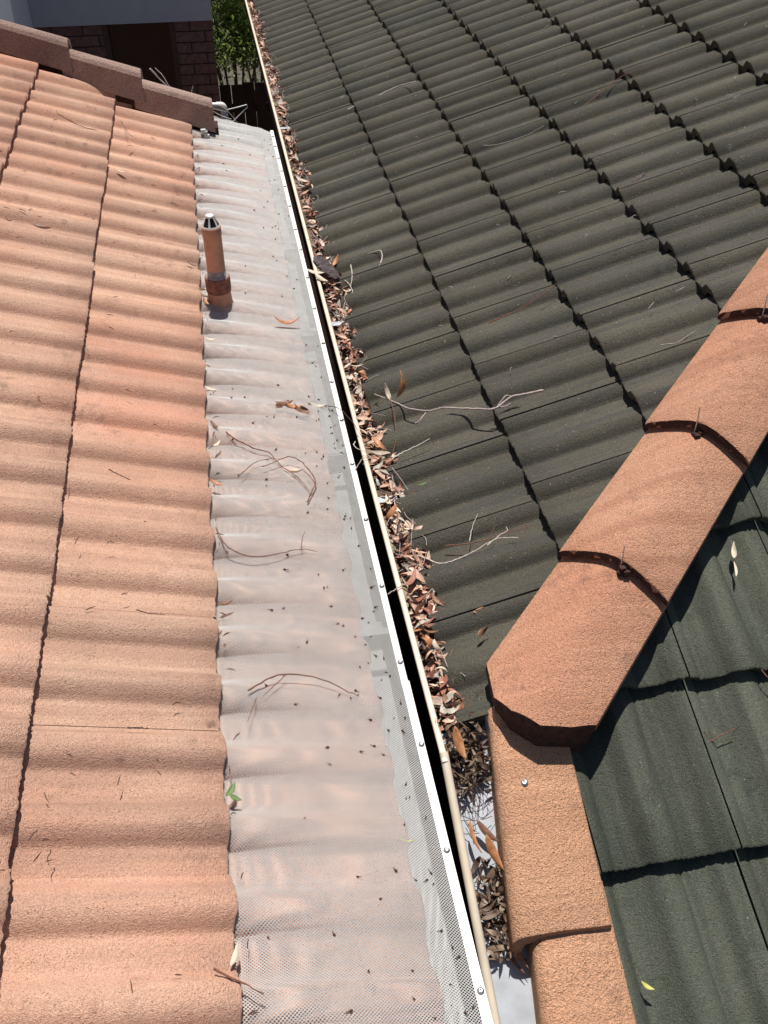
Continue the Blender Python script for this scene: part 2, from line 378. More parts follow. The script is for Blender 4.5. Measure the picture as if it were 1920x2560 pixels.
def build_guard():
    px, py = .0060/2, .0048/2; nx = int(.384/px); ny = int(5.0/py)
    J, I = np.meshgrid(np.arange(nx), np.arange(ny)); ok = (I+J) % 2 == 0
    J = J[ok]; I = I[ok]; P0 = []; P1 = []
    for dj in (-1, 1):
        j2 = J+dj; m = (j2 >= 0) & (j2 < nx)
        P0.append(np.stack([J[m], I[m]], 1)); P1.append(np.stack([j2[m], I[m]+1], 1))
    P0 = np.concatenate(P0); P1 = np.concatenate(P1)
    def xyz(q):
        x = -.379+q[:, 0]*px; y = -.45+q[:, 1]*py
        x = x+.0006*np.sin(y*31)+.0004*np.sin(y*83); y = y+.0007*np.sin(x*47)
        return np.stack([x, y, guard_z(x, y)], 1)
    A0 = xyz(P0); A1 = xyz(P1)
    yend = 4.465-.08*A0[:, 0]+.004*np.sin(A0[:, 0]*90)
    hole = (np.hypot(A0[:, 0]+.305, (A0[:, 1]-2.69)) > .040)
    m = (A0[:, 1] < yend) & hole; A0 = A0[m]; A1 = A1[m]
    d = A1-A0; q = np.stack([-d[:, 1], d[:, 0], 0*d[:, 0]], 1); q /= np.linalg.norm(q, axis=1)[:, None]
    w = .00054; upv = np.array([0, 0, .0006])
    V = np.stack([A0-q*w, A0+upv, A0+q*w, A1-q*w, A1+upv, A1+q*w], 1).reshape(-1, 3).astype(np.float32)
    n = len(A0); base = (np.arange(n)*6)[:, None]
    F = np.concatenate([base+np.array([[0, 3, 4, 1]]), base+np.array([[1, 4, 5, 2]])], 1).reshape(-1).astype(np.int32)
    me = bpy.data.meshes.new('mesh_screen'); me.vertices.add(len(V)); me.vertices.foreach_set('co', V.ravel())
    me.loops.add(len(F)); me.loops.foreach_set('vertex_index', F)
    me.polygons.add(2*n); me.polygons.foreach_set('loop_start', np.arange(2*n, dtype=np.int32)*4); me.polygons.foreach_set('loop_total', np.full(2*n, 4, dtype=np.int32))
    me.update(calc_edges=True)
    tag(link('mesh_screen', me, M['wire'], gg), kind='stuff')
build_guard()
b = MB(); b.extrude([(-.0055, .0048), (-.0055, .0068), (.0105, .0068), (.0112, .006), (.0112, -.0015)], -.5, 1.165); b.build('edge_strip', M['white'], gg)
b = MB(); b.extrude([(-.0062, .0056), (-.0062, .0076), (.0075, .0076), (.0085, .006), (.0085, -.0015)], 1.150, 4.485); b.build('edge_strip', M['white'], gg)
SCR = [.32, .545, .785, 1.008, 1.215, 1.441, 1.673, 1.898, 2.10, 2.299, 2.522, 2.748, 2.971, 3.195, 3.371, 3.594, 3.80, 3.97, 4.12, 4.27, 4.40]
for y in SCR:
    z0 = .0068 if y < 1.15 else .0076; x = (.003 if y < 1.15 else .0008)+rnd.uniform(-.0012, .0012); b = MB()
    b.lathe((x, y), [(.0062, z0), (.0062, z0+.001), (.0044, z0+.0012), (.0044, z0+.0035), (.003, z0+.0047), (.0012, z0+.0047), (.001, z0+.0035), (.0002, z0+.0035)], 12)
    b.build('screw', M['steel'], gg)

# ------------------------------------------------------------------ vent pipe
vp = empty('vent_pipe', (-.305, 2.69, .06), 'terracotta painted vent pipe with slotted metal cowl poking through the mesh', 'vent pipe')
c = (-.305, 2.69)
b = MB(); b.lathe(c, [(.046, .05), (.046, .075), (.0385, .10), (.036, .135)]); b.build('flashing_base', M['pipe'], vp)
b = MB(); b.lathe(c, [(.030, .128), (.0385, .133), (.0395, .138), (.0395, .178), (.038, .183), (.034, .184), (.033, .178), (.028, .178)]); b.build('collar', M['collar'], vp)
b = MB(); b.lathe(c, [(.036, .1835), (.0335, .187), (.0295, .189), (.0295, .205), (.0280, .207)]); b.build('sealant_ring', plain('grey_sealant', (.42, .36, .34), .7, 0, 90, .4, .6, .004), vp)
b = MB(); b.lathe(c, [(.0282, .15), (.0282, .312), (.0297, .318), (.0300, .343), (.0285, .346), (.024, .346)]); b.build('pipe', M['pipe'], vp)
cw = MB().lathe(c, [(.0275, .344), (.0275, .348), (.0255, .350)]).build('cowl', M['chrome'], vp)
MB().lathe(c, [(.0235, .349), (.0115, .376)], 16).build('cowl_slot_shade', M['black'], cw)  # black cone painted in for the shade behind the slots
MB().lathe(c, [(.0135, .374), (.0135, .379), (.0115, .381), (.0002, .3815)], 20).build('cowl_cap', M['chrome'], cw)
for k in range(6):
    a = 2*math.pi*k/6+.35; ca_, sa_ = math.cos(a), math.sin(a)
    b = MB(); w_ = .0034
    P = []
    for r, z in ((.0262, .348), (.0138, .376)):
        for s in (-1, 1):
            for o in (0, -.0012): P.append((c[0]+(r+o)*ca_-s*w_*sa_*r/.026, c[1]+(r+o)*sa_+s*w_*ca_*r/.026, z))
    b.add(P, [(0, 2, 6, 4), (1, 5, 7, 3), (0, 4, 5, 1), (2, 3, 7, 6)]); b.build('cowl_bar', M['chrome'], cw)

# ------------------------------------------------------------------ green roofed house (right)
WR = .271
rh = empty('green_roof_house', (1, 3, -2.7), 'house with dark green concrete roof tiles, orange hip caps and a full gutter', 'house')
tr = [tile_mesh('green_tile', WR, .0042, prof_right, .032, s+20, M['green']) for s in range(5)]
XR, YR, NR = (CA, 0, SA), (0, 1, 0), (-SA, 0, CA)
OFFR = -(.032/2+.010)
hd = Vector((math.cos(HP), math.sin(HP), 0)); hn = Vector((-math.sin(HP), math.cos(HP), 0))
for k in range(0, 8):
    ox, oz = R0[0]+k*EX*CA+NR[0]*OFFR, R0[1]+k*EX*SA+NR[2]*OFFR
    for n in range(-1, 24):
        y = 1.322+.024*k+n*WR
        if y > 7.5: continue
        place_tile(tr, frame(XR, YR, NR, (ox, y, oz)), rh, [((HX, HY, 0), -hn)])
tf = [tile_mesh('front_tile', .28, .0035, prof_right, .030, s+40, M['greenf']) for s in range(4)]
XF, YF, NF = (0, CF, SF), (-1, 0, 0), (0, -SF, CF)
OFFF = -(.030/2+.009)
for k in range(-2, 6):
    y0 = .760+.3155*k; z0 = zF(y0, -.035)
    for n in range(-2, 7):
        x = .577+n*.28+.005*k
        place_tile(tf, frame(XF, YF, NF, (x, y0+NF[1]*OFFF, z0+NF[2]*OFFF)), rh, [((.175, 0, 0), (-1, 0, 0)), ((HX, HY, 0), hn)])
def rz(x, off=0): return R0[1]+(x-R0[0])*math.tan(A)+off/CA
b = MB(); b.add([(x, y, rz(x, -.055)) for x, y in ((.14, .97), (.14, 7.7), (2.8, 7.7), (2.8, 3.55))], [(0, 1, 2, 3)]); b.build('sarking', M['under'], rh)
b = MB(); b.add([(x, y, zF(y, -.10)) for x, y in ((.15, 0), (.15, .95), (2.0, 2.75), (2.4, 2.75), (2.4, 0))], [(0, 1, 2, 3, 4)]); b.build('sarking', M['under'], rh)
b = MB(); b.box((.21, 1.0, -2.7), (3.4, 7.6, -.12)); b.box((.24, -.3, -2.7), (3.4, .999, -.42)); b.build('wall', M['wallb'], rh)
b = MB(); b.box((.178, 1.0, -.22), (.208, 7.7, -.05)); b.build('fascia_board', M['creamgrey'], rh)

# hip caps
HS = math.cos(HP)*math.tan(A)                      # rise per plan metre along the hip
XH = Vector((hd.x, hd.y, HS)).normalized(); YH = hn.copy(); NH = XH.cross(YH)
def hip_point(s, t, n): return Vector((HX, HY, R0[1]+(HX-R0[0])*math.tan(A))) + Vector((hd.x, hd.y, HS))*s + hn*t + Vector((0, 0, n))
def cap_n(t): return .064 - .62*(math.sqrt(t*t+.05**2)-.05)
def cap_mesh(s0, s1, half, thick, rise, top=True, drop=None, seed=0):
    r = random.Random(seed); nt_ = 22; ss = [s0, s0+.004]+[s0+(s1-s0)*f for f in (.25, .5, .75, 1)]
    V = []; F = []; m = nt_+1
    for lay in (0, 1):
        for i, s in enumerate(ss):
            f = (s-s0)/(s1-s0); wd = half*(1.02-.05*f); ri = rise*(1-f)
            for k in range(nt_+1):
                q = -1+2*k/nt_; t = q*wd; n = cap_n(t)+ri
                if i == 0 and lay == 0: n -= .003
                if abs(q) > .99 and lay == 0: n -= .003
                if lay == 1: n = n-thick if drop is None else min(n-thick, drop)
                rg = r.uniform(-.0012, .0012) if i < 2 else 0
                V.append(hip_point(s+rg, t, n))
    ns = len(ss)
    for lay in (0, 1):
        for i in range(ns-1):
            for k in range(nt_):
                o = lay*ns*m; f = (o+i*m+k, o+(i+1)*m+k, o+(i+1)*m+k+1, o+i*m+k+1)
                F.append(f if lay else f[::-1])
    o = ns*m
    for k in range(nt_):
        F.append((k, k+1, o+k+1, o+k)); e = (ns-1)*m; F.append((e+k, o+e+k, o+e+k+1, e+k+1))
    for i in range(ns-1):
        for k in (0, nt_): F.append((i*m+k, (i+1)*m+k, o+(i+1)*m+k, o+i*m+k))
    return V, F
def solid(name, V, F, mat, parent, planes=(), endmat=None):
    me = mesh(name, V, F); bm = bmesh.new(); bm.from_mesh(me); bmesh.ops.remove_doubles(bm, verts=bm.verts, dist=1e-5)
    for co, no in planes:
        g = bmesh.ops.bisect_plane(bm, geom=bm.verts[:]+bm.edges[:]+bm.faces[:], plane_co=co, plane_no=no, clear_outer=True)
        ed = [e for e in g['geom_cut'] if isinstance(e, bmesh.types.BMEdge)]
        nf = bmesh.ops.edgenet_fill(bm, edges=ed)
        for f in nf['faces']: f.material_index = 1 if endmat else 0
    bmesh.ops.recalc_face_normals(bm, faces=bm.faces)
    bm.to_mesh(me); bm.free()
    me.polygons.foreach_set('use_smooth', [True]*len(me.polygons))
    o = link(name, me, mat, parent)
    if endmat: me.materials.append(endmat)
    md = o.modifiers.new('split', 'EDGE_SPLIT'); md.split_angle = math.radians(38)
    return o
def vplane(p, q):                                  # vertical plane through two (s,t) points, outer side towards the foot
    a, b_ = hip_point(p[0], p[1], 0), hip_point(q[0], q[1], 0); d = b_-a; no = Vector((d.y, -d.x, 0)).normalized()
    if no.dot(hip_point(-1, 0, 0)-a) < 0: no = -no
    return (a, no)
E_ = [(.197, .118), (.128, .062), (.112, .015), (.120, -.045), (.162, -.092), (.21, -.13)]
planes = [vplane(E_[i], E_[i+1]) for i in range(len(E_)-1)]
V, F = cap_mesh(.05, .545, .125, .024, .030, seed=1); ec = solid('ridge_cap', V, F, M['cap'], rh, planes, M['mortar'])
ec['label'] = 'lowest orange hip cap with its end trimmed to a blunt point'
ins = [(a-no*.006+Vector((0, 0, 0)), no) for a, no in planes]
V, F = cap_mesh(.05, .56, .112, .0, -.002, drop=-.12, seed=2)
solid('mortar_bed', V, F, M['mortar'], rh, ins)
for i in range(7):
    V, F = cap_mesh(.500+.40*i, .94+.40*i, .1235, .02, .034, seed=5+i); solid('ridge_cap', V, F, M['cap'], rh, [(hip_point(.5005+.40*i, 0, 0), Vector((-hd.x, -hd.y, 0)))], M['mortar'])  # lower ends take the dark mortar, their shade put into the colour
V, F = cap_mesh(.50, 3.3, .100, .0, -.022, drop=-.06, seed=3); solid('mortar_bed', V, F, M['mortar'], rh)
for i, (s, t) in enumerate(((.497, -.014), (.897, .009), (1.295, .02))):
    b = MB(); p0 = hip_point(s, t, .070); b.tube([p0, p0+Vector((.002, .004, .03)), p0+Vector((.004, .012, .058))], [.0016, .0016, .0012], 6)
    b.build('tie_nail', M['steel'], rh)
    b = MB()
    for j in range(5):
        q = p0+Vector((rnd.uniform(-.012, .012), rnd.uniform(-.012, .002), rnd.uniform(-.006, .010))); r = rnd.uniform(.003, .007); b.box(q-Vector((r,)*3), q+Vector((r, r, r)))
    b.build('mortar_crumb', M['mortar'], rh)

# barge caps beside the flashing tray
def barge(y0, y1, xl0, xl1, xr0, xr1, rise, name):
    V = []; F = []; ns = 6
    for i in range(ns+1):
        f = i/ns; y = y0+(y1-y0)*f; xl = xl0+(xl1-xl0)*f; xr = xr0+(xr1-xr0)*f; d = rise*(1-f)
        arc = [(xl+.026-.026*math.cos(a), .028+.026*math.sin(a)) for a in [math.pi/2*j/6 for j in range(7)]]
        sec = [(xl, -.065)]+arc+[((xl+xr)/2, .052), (xr-.006, .040), (xr-.001, .036), (xr, .030), (xr-.004, .012), (xl+.05, .030), (xl+.024, .018), (xl+.018, -.065)]
        e = .004 if i == 0 else 0
        for x, z in sec: V.append((x, y, zF(y)+z+d-.040))
    n = len(sec)
    for i in range(ns):
        for k in range(n): F.append((i*n+k, i*n+(k+1) % n, (i+1)*n+(k+1) % n, (i+1)*n+k))
    F.append(tuple(range(n))); F.append(tuple(reversed(range(ns*n, ns*n+n))))
    me = mesh(name, V, F); bm = bmesh.new(); bm.from_mesh(me); bmesh.ops.triangulate(bm, faces=[f for f in bm.faces if len(f.verts) > 4]); bmesh.ops.recalc_face_normals(bm, faces=bm.faces); bm.to_mesh(me); bm.free()
    me.polygons.foreach_set('use_smooth', [True]*len(me.polygons))
    o = link(name, me, M['barge'], rh)
    m = o.modifiers.new('bevel', 'BEVEL'); m.width = .004; m.segments = 2; m.limit_method = 'ANGLE'; m.angle_limit = math.radians(50)
    s = o.modifiers.new('split', 'EDGE_SPLIT'); s.split_angle = math.radians(45)
    return o
barge(.662, 1.06, .103, .150, .290, .300, .016, 'barge_cap')
barge(.26, .74, .096, .148, .291, .297, .000, 'barge_cap')
barge(-.15, .34, .078, .12, .285, .295, .012, 'barge_cap')
b = MB(); p = Vector((.187, .911, zF(.911)+.0185))
b.lathe((p.x, p.y), [(.0075, p.z), (.0075, p.z+.0015), (.004, p.z+.003), (.002, p.z+.003), (.0015, p.z+.001), (.0002, p.z+.001)], 14); b.build('screw', M['steel'], rh)
b = MB()
for i in range(24):
    y = .1+i*.038; z = zF(y)
    b.box((.20, y-.02, z-.11), (.282+rnd.uniform(-.004, .006), y+.02, z-.024))
b.build('mortar_bed', M['mortar'], rh)

# ------------------------------------------------------------------ right gutter and flashing tray
rg = empty('right_gutter', (.1, 4, -.12), 'narrow gutter with cream rolled lip, packed with dry leaves below the green tiles', 'gutter')
b = MB(); b.extrude([(.040, -.006), (.040, -.10), (.05, -.112), (.16, -.112), (.172, -.10), (.172, -.03)], 1.0, 7.7); b.build('trough', M['brownpaint'], rg)
b = MB(); b.tube([(.0425, .965, -.001)]+[(.0425-.0040*min(1, i/4), .97+i*.42, 0) for i in range(17)], .0068, 10); b.build('rolled_lip', M['cream'], rg)
b = MB(); b.box((.046, 2.655, -.012), (.098, 2.680, -.009)); b.build('strap', M['zinc'], rg).rotation_euler = (0, 0, 0)
b = MB(); b.box((.046, 1.752, -.014), (.098, 1.774, -.011)); b.build('strap', M['zinc'], rg)
b = MB(); b.box((.046, 4.55, -.014), (.098, 4.575, -.011)); b.build('strap', M['zinc'], rg)
ft = empty('flashing_tray', (.09, .7, -.25), 'sloping galvanised flashing tray with cream tube edge beside the barge caps', 'flashing')
V = []; secs = []
for y in (1.06, .9, .7, .5, .3, .1, -.1):
    secs.append([(x, y, zF(y)+z) for x, z in ((.046, .004), (.046, -.052), (.052, -.060), (.140, -.060), (.146, -.054), (.146, .0))])
n = 6; V = [p for s in secs for p in s]
b = MB(); b.add(V, [(i*n+k, i*n+k+1, (i+1)*n+k+1, (i+1)*n+k) for i in range(len(secs)-1) for k in range(n-1)]); b.build('tray', M['zinc'], ft)
b = MB(); b.add([(x-.004, y, z-.004) for x, y, z in V[::1]], [(i*n+k, i*n+k+1, (i+1)*n+k+1, (i+1)*n+k) for i in range(len(secs)-1) for k in range(1)]); b.build('outer_face', M['brownpaint'], ft)
b = MB(); b.tube([(.0435, .985, .004)]+[(.0445+.002*i/6, y, zF(y)+.012) for i, y in enumerate((.93, .8, .65, .5, .35, .2, 0, -.1))], .0088, 10); b.build('rolled_lip', M['creamgrey'], ft)

# ------------------------------------------------------------------ leaves
def leaf_arrays(L, Wd, curl, twist, sick, fold, nseg=7):
    V = []; F = []
    for i in range(nseg+1):
        s = i/nseg; hw = max(Wd/2*math.sin(math.pi*min(1, s**.85))**.8, .0006) if 0 < s < 1 else .0006
        th = curl*(s-.5); x = L*(math.sin(th)/curl if abs(curl) > .05 else (s-.5)); z = L*((1-math.cos(th))/curl if abs(curl) > .05 else 0)
        y0 = sick*L*(s-.5)**2; tw = twist*(s-.5)
        for q in (-1, 0, 1):
            yy = q*hw*math.cos(tw); zz = q*hw*math.sin(tw)+(abs(q)*fold*hw)
            V.append((x, y0+yy, z+zz))
    for i in range(nseg):
        for k in (0, 1): F.append((i*3+k, (i+1)*3+k, (i+1)*3+k+1, i*3+k+1))
    return V, F
def rand_leaf(r, L=None):
    L = L or r.uniform(.032, .075)
    return leaf_arrays(L, L*r.uniform(.17, .34), r.choice((-1, 1))*r.uniform(.2, 2.4), r.uniform(-1.8, 1.8), r.uniform(-.5, .5), r.uniform(-.3, .7))
def scatter(name, spots, mat, label, cat, seed, lr=(.032, .075), tilt=.5):
    r = random.Random(seed); V = []; F = []
    for (x, y, z) in spots:
        v, f = rand_leaf(r, r.uniform(*lr)); m = Matrix.Translation((x, y, z)) @ Matrix.Rotation(r.uniform(0, 6.28), 4, 'Z') @ Matrix.Rotation(r.gauss(0, tilt), 4, 'X') @ Matrix.Rotation(r.gauss(0, tilt), 4, 'Y')
        n = len(V); V += [tuple(m @ Vector(p)) for p in v]; F += [tuple(i+n for i in q) for q in f]
    return tag(link(name, mesh(name, V, F, True), mat), label, cat, None, 'stuff')
def gutter_spot(r, zlo, zhi):
    y = r.uniform(1.06, 7.5) if r.random() < .8 else r.uniform(1.06, 2.6)
    x = r.uniform(.066, .14); top = -.008-.20*max(0, x-.085)
    return (x, y, top-.25*max(0, x-.095)-r.uniform(-zhi, zlo)+.008*math.sin(y*5)+.006*math.sin(y*13+1))
r = random.Random(3)
b = MB()                                             # dark compacted litter below the loose leaves
for i in range(66):
    y = 1.0+i*.1; z = -.045+.006*math.sin(y*4)
    b.add([(.042, y, z), (.165, y, z-.02), (.165, y+.1, z-.02), (.042, y+.1, z)], [(0, 1, 2, 3)])
o = b.build('leaf_mould', M['leafdull']); tag(o, 'dark decayed leaf mould at the bottom of the right gutter', 'leaf litter', None, 'stuff')
scatter('leaf_litter', [gutter_spot(r, .045, -.002) for _ in range(3600)], M['leafs'], 'deep mass of curled dry eucalyptus leaves filling the right gutter', 'leaf litter', 5, (.026, .056))
# leaves on top that can be told apart one by one
LC = [('cream', 'paleleaf'), ('pinkish tan', 'tanleaf'), ('reddish brown', 'redleaf'), ('orange brown', 'orangeleaf'), ('dark brown', 'brownleaf'), ('greyish', 'greyleaf')]
M['tanleaf'] = plain('pinkish_tan_leaf', (.54, .33, .235), .55, 0, 90, .3)
M['redleaf'] = plain('reddish_brown_leaf', (.32, .125, .08), .55, 0, 90, .35)
M['greyleaf'] = plain('greyish_leaf', (.44, .40, .33), .6, 0, 90, .3)
SEG = [(1.20, 'at the head of the flashing tray'), (1.42, 'beside the lowest hip cap'), (1.62, 'beside the pale curved twig'), (1.84, 'at the nearest metal strap'), (2.02, 'beside the short pale stick'), (2.30, 'where the long branch leaves the gutter'), (2.72, 'below the bleached forked twig'), (3.05, 'around the bark lump'), (3.6, 'past the bark lump'), (4.4, 'level with the far end of the mesh'), (9, 'at the far end of the gutter')]
variants = {}
for cn, mk in LC:
    for size, lo, hi in (('short', .034, .046), ('long', .052, .068)):
        for i in range(3):
            v, f = rand_leaf(r, r.uniform(lo, hi)); me = mesh('dry_leaf', v, f, True); me.materials.append(M[mk]); variants.setdefault((cn, size), []).append(me)
for i in range(190):
    x, y, z = gutter_spot(r, .002, .012)
    if i > 105: y = 1.08+(y-1.06)*.3
    cn = r.choice(('cream', 'cream', 'pinkish tan', 'pinkish tan', 'pinkish tan', 'reddish brown', 'reddish brown', 'orange brown', 'dark brown', 'greyish')); size = r.choice(('short', 'long'))
    o = link('dry_leaf', r.choice(variants[(cn, size)])); x = min(x, r.uniform(.07, .094))
    o.matrix_basis = Matrix.Translation((x, y, z+.008)) @ Matrix.Rotation(r.uniform(0, 6.28), 4, 'Z') @ Matrix.Rotation(r.gauss(0, .45), 4, 'X') @ Matrix.Rotation(r.gauss(0, .4), 4, 'Y')
    tag(o, '%s %s leaf on the gutter pile %s' % (size, cn, next(t for e, t in SEG if y < e)), 'leaf', 'dry leaves on the gutter pile')
# litter in the tray
sp = []
for _ in range(210):
    y = max(r.gauss(.995, .030), .935); x = r.uniform(.058, .135); sp.append((x, y, zF(y)-.055+r.uniform(0, .045)))
for _ in range(170):
    y = r.gauss(.735, .042); y = min(max(y, .66), .815); x = r.uniform(.066, .128); sp.append((x, y, zF(y)-.056+r.uniform(0, .032)))
scatter('tray_litter', sp, M['leafdull'], 'two heaps of dull brown leaves lying in the flashing tray', 'leaf litter', 9, (.018, .04), .7)
# fine stalks in the tray
b = MB()
for _ in range(46):
    y = r.choice((.93, .93, .90, .77, .75)) + r.gauss(0, .025); x = r.uniform(.06, .125); p = Vector((x, y, zF(y)-.048+r.uniform(0, .02))); a = r.uniform(0, 6.28); l = r.uniform(.02, .055)
    d = Vector((math.cos(a), math.sin(a), MF*math.sin(a)))*l
    b.tube(spline([p-d*.5, p+Vector((r.uniform(-.008, .008), r.uniform(-.008, .008), .004)), p+d*.5], 4), .0007, 4, False)
tag(b.build('stalk_litter', M['twd']), 'thin dark leaf stalks strewn over the grey flashing tray', 'twig litter', None, 'stuff')
# single leaves with a place of their own
def one_leaf(p, L, Wd, yaw, pitch, rollx, mat, label, curl=.9, twist=.6, sick=.3, fold=.3):
    v, f = leaf_arrays(L, Wd, curl, twist, sick, fold, 9); o = link('leaf', mesh('leaf', v, f, True), M[mat])
    o.matrix_basis = Matrix.Translation(p) @ Matrix.Rotation(yaw, 4, 'Z') @ Matrix.Rotation(pitch, 4, 'Y') @ Matrix.Rotation(rollx, 4, 'X')
    md = o.modifiers.new('thick', 'SOLIDIFY'); md.thickness = .0005
    return tag(o, label, 'leaf')
one_leaf((.147, 2.19, .028), .055, .017, 1.9, -.9, .3, 'paleleaf', 'pale curled leaf standing at the foot of the long branch', 1.4)
one_leaf((.192, 2.19, .050), .085, .020, 1.2, -1.0, .9, 'orangeleaf', 'upright orange brown leaf caught on the long branch', -1.0, 1.0)
one_leaf((.168, 1.788, .004), .030, .006, .2, 0, 0, 'greenleaf', 'small green leaf on the lowest dark tile course')
one_leaf((.192, 1.262, .016), .038, .013, .5, -.2, .9, 'brownleaf', 'dark curled leaf on the lowest dark tile beside the hip cap', 1.8, 1.4)
one_leaf((.199, 1.318, .020), .030, .011, .2, -.3, .5, 'orangeleaf', 'small brown crumpled leaf above the dark curled leaf near the hip cap', 2.0, 1.4)
one_leaf((.785, 1.325, .10), .045, .013, 1.2, -.3, .3, 'paleleaf', 'bleached white leaf below the hip on the front slope', 1.2)
one_leaf((.775, 1.285, .085), .045, .006, 1.3, -.2, 0, 'paleleaf', 'thin pale leaf stalk end under the bleached leaf on the front slope', .6)
one_leaf((.33, .57, -.186), .026, .008, -.7, .2, 0, 'yellowleaf', 'tiny yellow green leaf on the front slope near the barge caps')
one_leaf((-.83, 2.858, .310), .075, .012, -.35, .25, .6, 'brownleaf', 'rolled brown bark-like leaf on the upper terracotta tiles', .4, 1.6)
one_leaf((-.108, 2.585, .056), .100, .013, .15, .25, .4, 'orangeleaf', 'arched orange sickle leaf on the mesh below the vent pipe', 1.6, .5, .6)
one_leaf((-.10, 2.565, .034), .085, .010, .05, .25, .1, 'brownleaf', 'flat brown leaf under the arched sickle leaf on the mesh', .2)
for i, (dx, dy, yw, l) in enumerate(((0, 0, .3, .06), (.025, -.008, -.2, .055), (.045, -.02, -.5, .06), (-.01, -.012, .9, .035), (.06, -.012, .4, .04))):
    one_leaf((-.158+dx, 2.130+dy, .062-.3*dx), l, .014, yw, .25+.1*i, .5-.3*i, 'orangeleaf' if i % 2 else 'brownleaf', ('leftmost', 'second', 'middle', 'small front', 'rightmost')[i]+' leaf of the orange leaf clump on the mesh', 1.5, 1.2)
one_leaf((-.065, 2.150, .030), .060, .012, -.15, .3, .3, 'paleleaf', 'bleached curled leaf beside the orange clump near the white strip', 1.8, 1.5)
one_leaf((-.154, 1.833, .060), .034, .009, .3, .3, .2, 'paleleaf', 'small cream leaf under the arching twig on the mesh', .5)
one_leaf((-.357, .897, .122), .030, .011, 1.0, 0, 0, 'greenleaf', 'fresh green leaf at the upper edge of the mesh', .5, .3)
one_leaf((-.352, .882, .120), .024, .009, -.5, .3, 0, 'greenleaf', 'second fresh green leaf below the first at the mesh edge', .5, .3)
one_leaf((-.067, .803, .028), .030, .004, -.3, .2, 0, 'yellowleaf', 'thin yellow curved leaf on the mesh over the gutter', 1.8)
one_leaf((-.365, .616, .124), .036, .009, 1.2, 0, .3, 'paleleaf', 'pale yellow leaf at the lower left edge of the mesh', .4)
one_leaf((-.385, 2.896, .128), .050, .010, -.55, .3, .4, 'brownleaf', 'dark brown leaf on the tile lip left of the vent pipe', .6)
one_leaf((-.36, 2.70, .115), .055, .010, -.5, .3, .5, 'brownleaf', 'brown leaf wedged at the foot of the vent pipe', .8)
one_leaf((-.352, 2.73, .118), .045, .012, .9, .3, -.4, 'paleleaf', 'pale leaf wedged behind the foot of the vent pipe', 1.2)
one_leaf((-.350, 2.66, .112), .040, .010, -1.1, .3, .4, 'orangeleaf', 'orange leaf wedged before the foot of the vent pipe', 1.2)
one_leaf((.106, .812, -.088), .075, .017, -1.25, .40, .7, 'orangeleaf', 'large orange leaf leaning against the barge cap in the tray', .9, 1.0)
one_leaf((.104, .858, -.092), .060, .013, -.9, .3, .5, 'brownleaf', 'dark brown leaf lying across the grey tray', .3, .6)
one_leaf((.075, .850, -.085), .065, .008, -1.4, .35, .4, 'orangeleaf', 'narrow orange leaf along the tube edge in the tray', .3, .8)
one_leaf((.080, 1.005, -.005), .070, .019, -1.4, .5, .5, 'orangeleaf', 'broad orange leaf curling over the top of the tray', 1.2, .5)
one_leaf((.118, .665, -.175), .065, .009, -1.3, .35, .4, 'orangeleaf', 'thin orange leaf at the lower end of the tray heap', .3, 1.2)
one_leaf((.108, .655, -.185), .06, .007, -1.1, .35, .4, 'brownleaf', 'thin dark leaf at the lower end of the tray heap', .5, .8)
one_leaf((.030, 2.985, .018), .070, .014, -.4, .1, .4, 'paleleaf', 'pale leaf bridging the gap beside the bark lump', .7, .6)
one_leaf((.046, 2.945, .014), .075, .014, -1.0, .1, .5, 'paleleaf', 'cream leaf over the gutter lip below the bark lump', .7, .6)
one_leaf((.118, 3.08, .008), .055, .016, .9, -.5, .4, 'orangeleaf', 'orange leaf sticking up beside the bark lump at the eave', 1.0, .8)
one_leaf((-.625, 3.507, .222), .035, .006, -.2, .3, .2, 'paleleaf', 'bleached leaf on the second terracotta tile course', .8)
for i, (y, m_) in enumerate(((2.155, 'paleleaf'), (1.985, 'brownleaf'), (1.90, 'paleleaf'), (1.745, 'orangeleaf'), (1.345, 'brownleaf'), (2.42, 'paleleaf'), (3.28, 'brownleaf'), (4.02, 'brownleaf'))):
    one_leaf((-.352+.004*(i % 3), y, .116), .036, .009, (-.4, -1.0, 1.0, -.6, .3, -.2, -.5, .4)[i], .2, .3, m_, ('pale', 'brown', 'thin pale', 'orange', 'curled brown', 'short pale', 'dark', 'far brown')[i]+' leaf trapped where the mesh meets the tile lip, %s from the camera' % ('first', 'second', 'third', 'fourth', 'fifth', 'sixth', 'seventh', 'eighth')[[3+1, 3, 2, 1, 0, 5, 6, 7][i]], 1.2, .8)

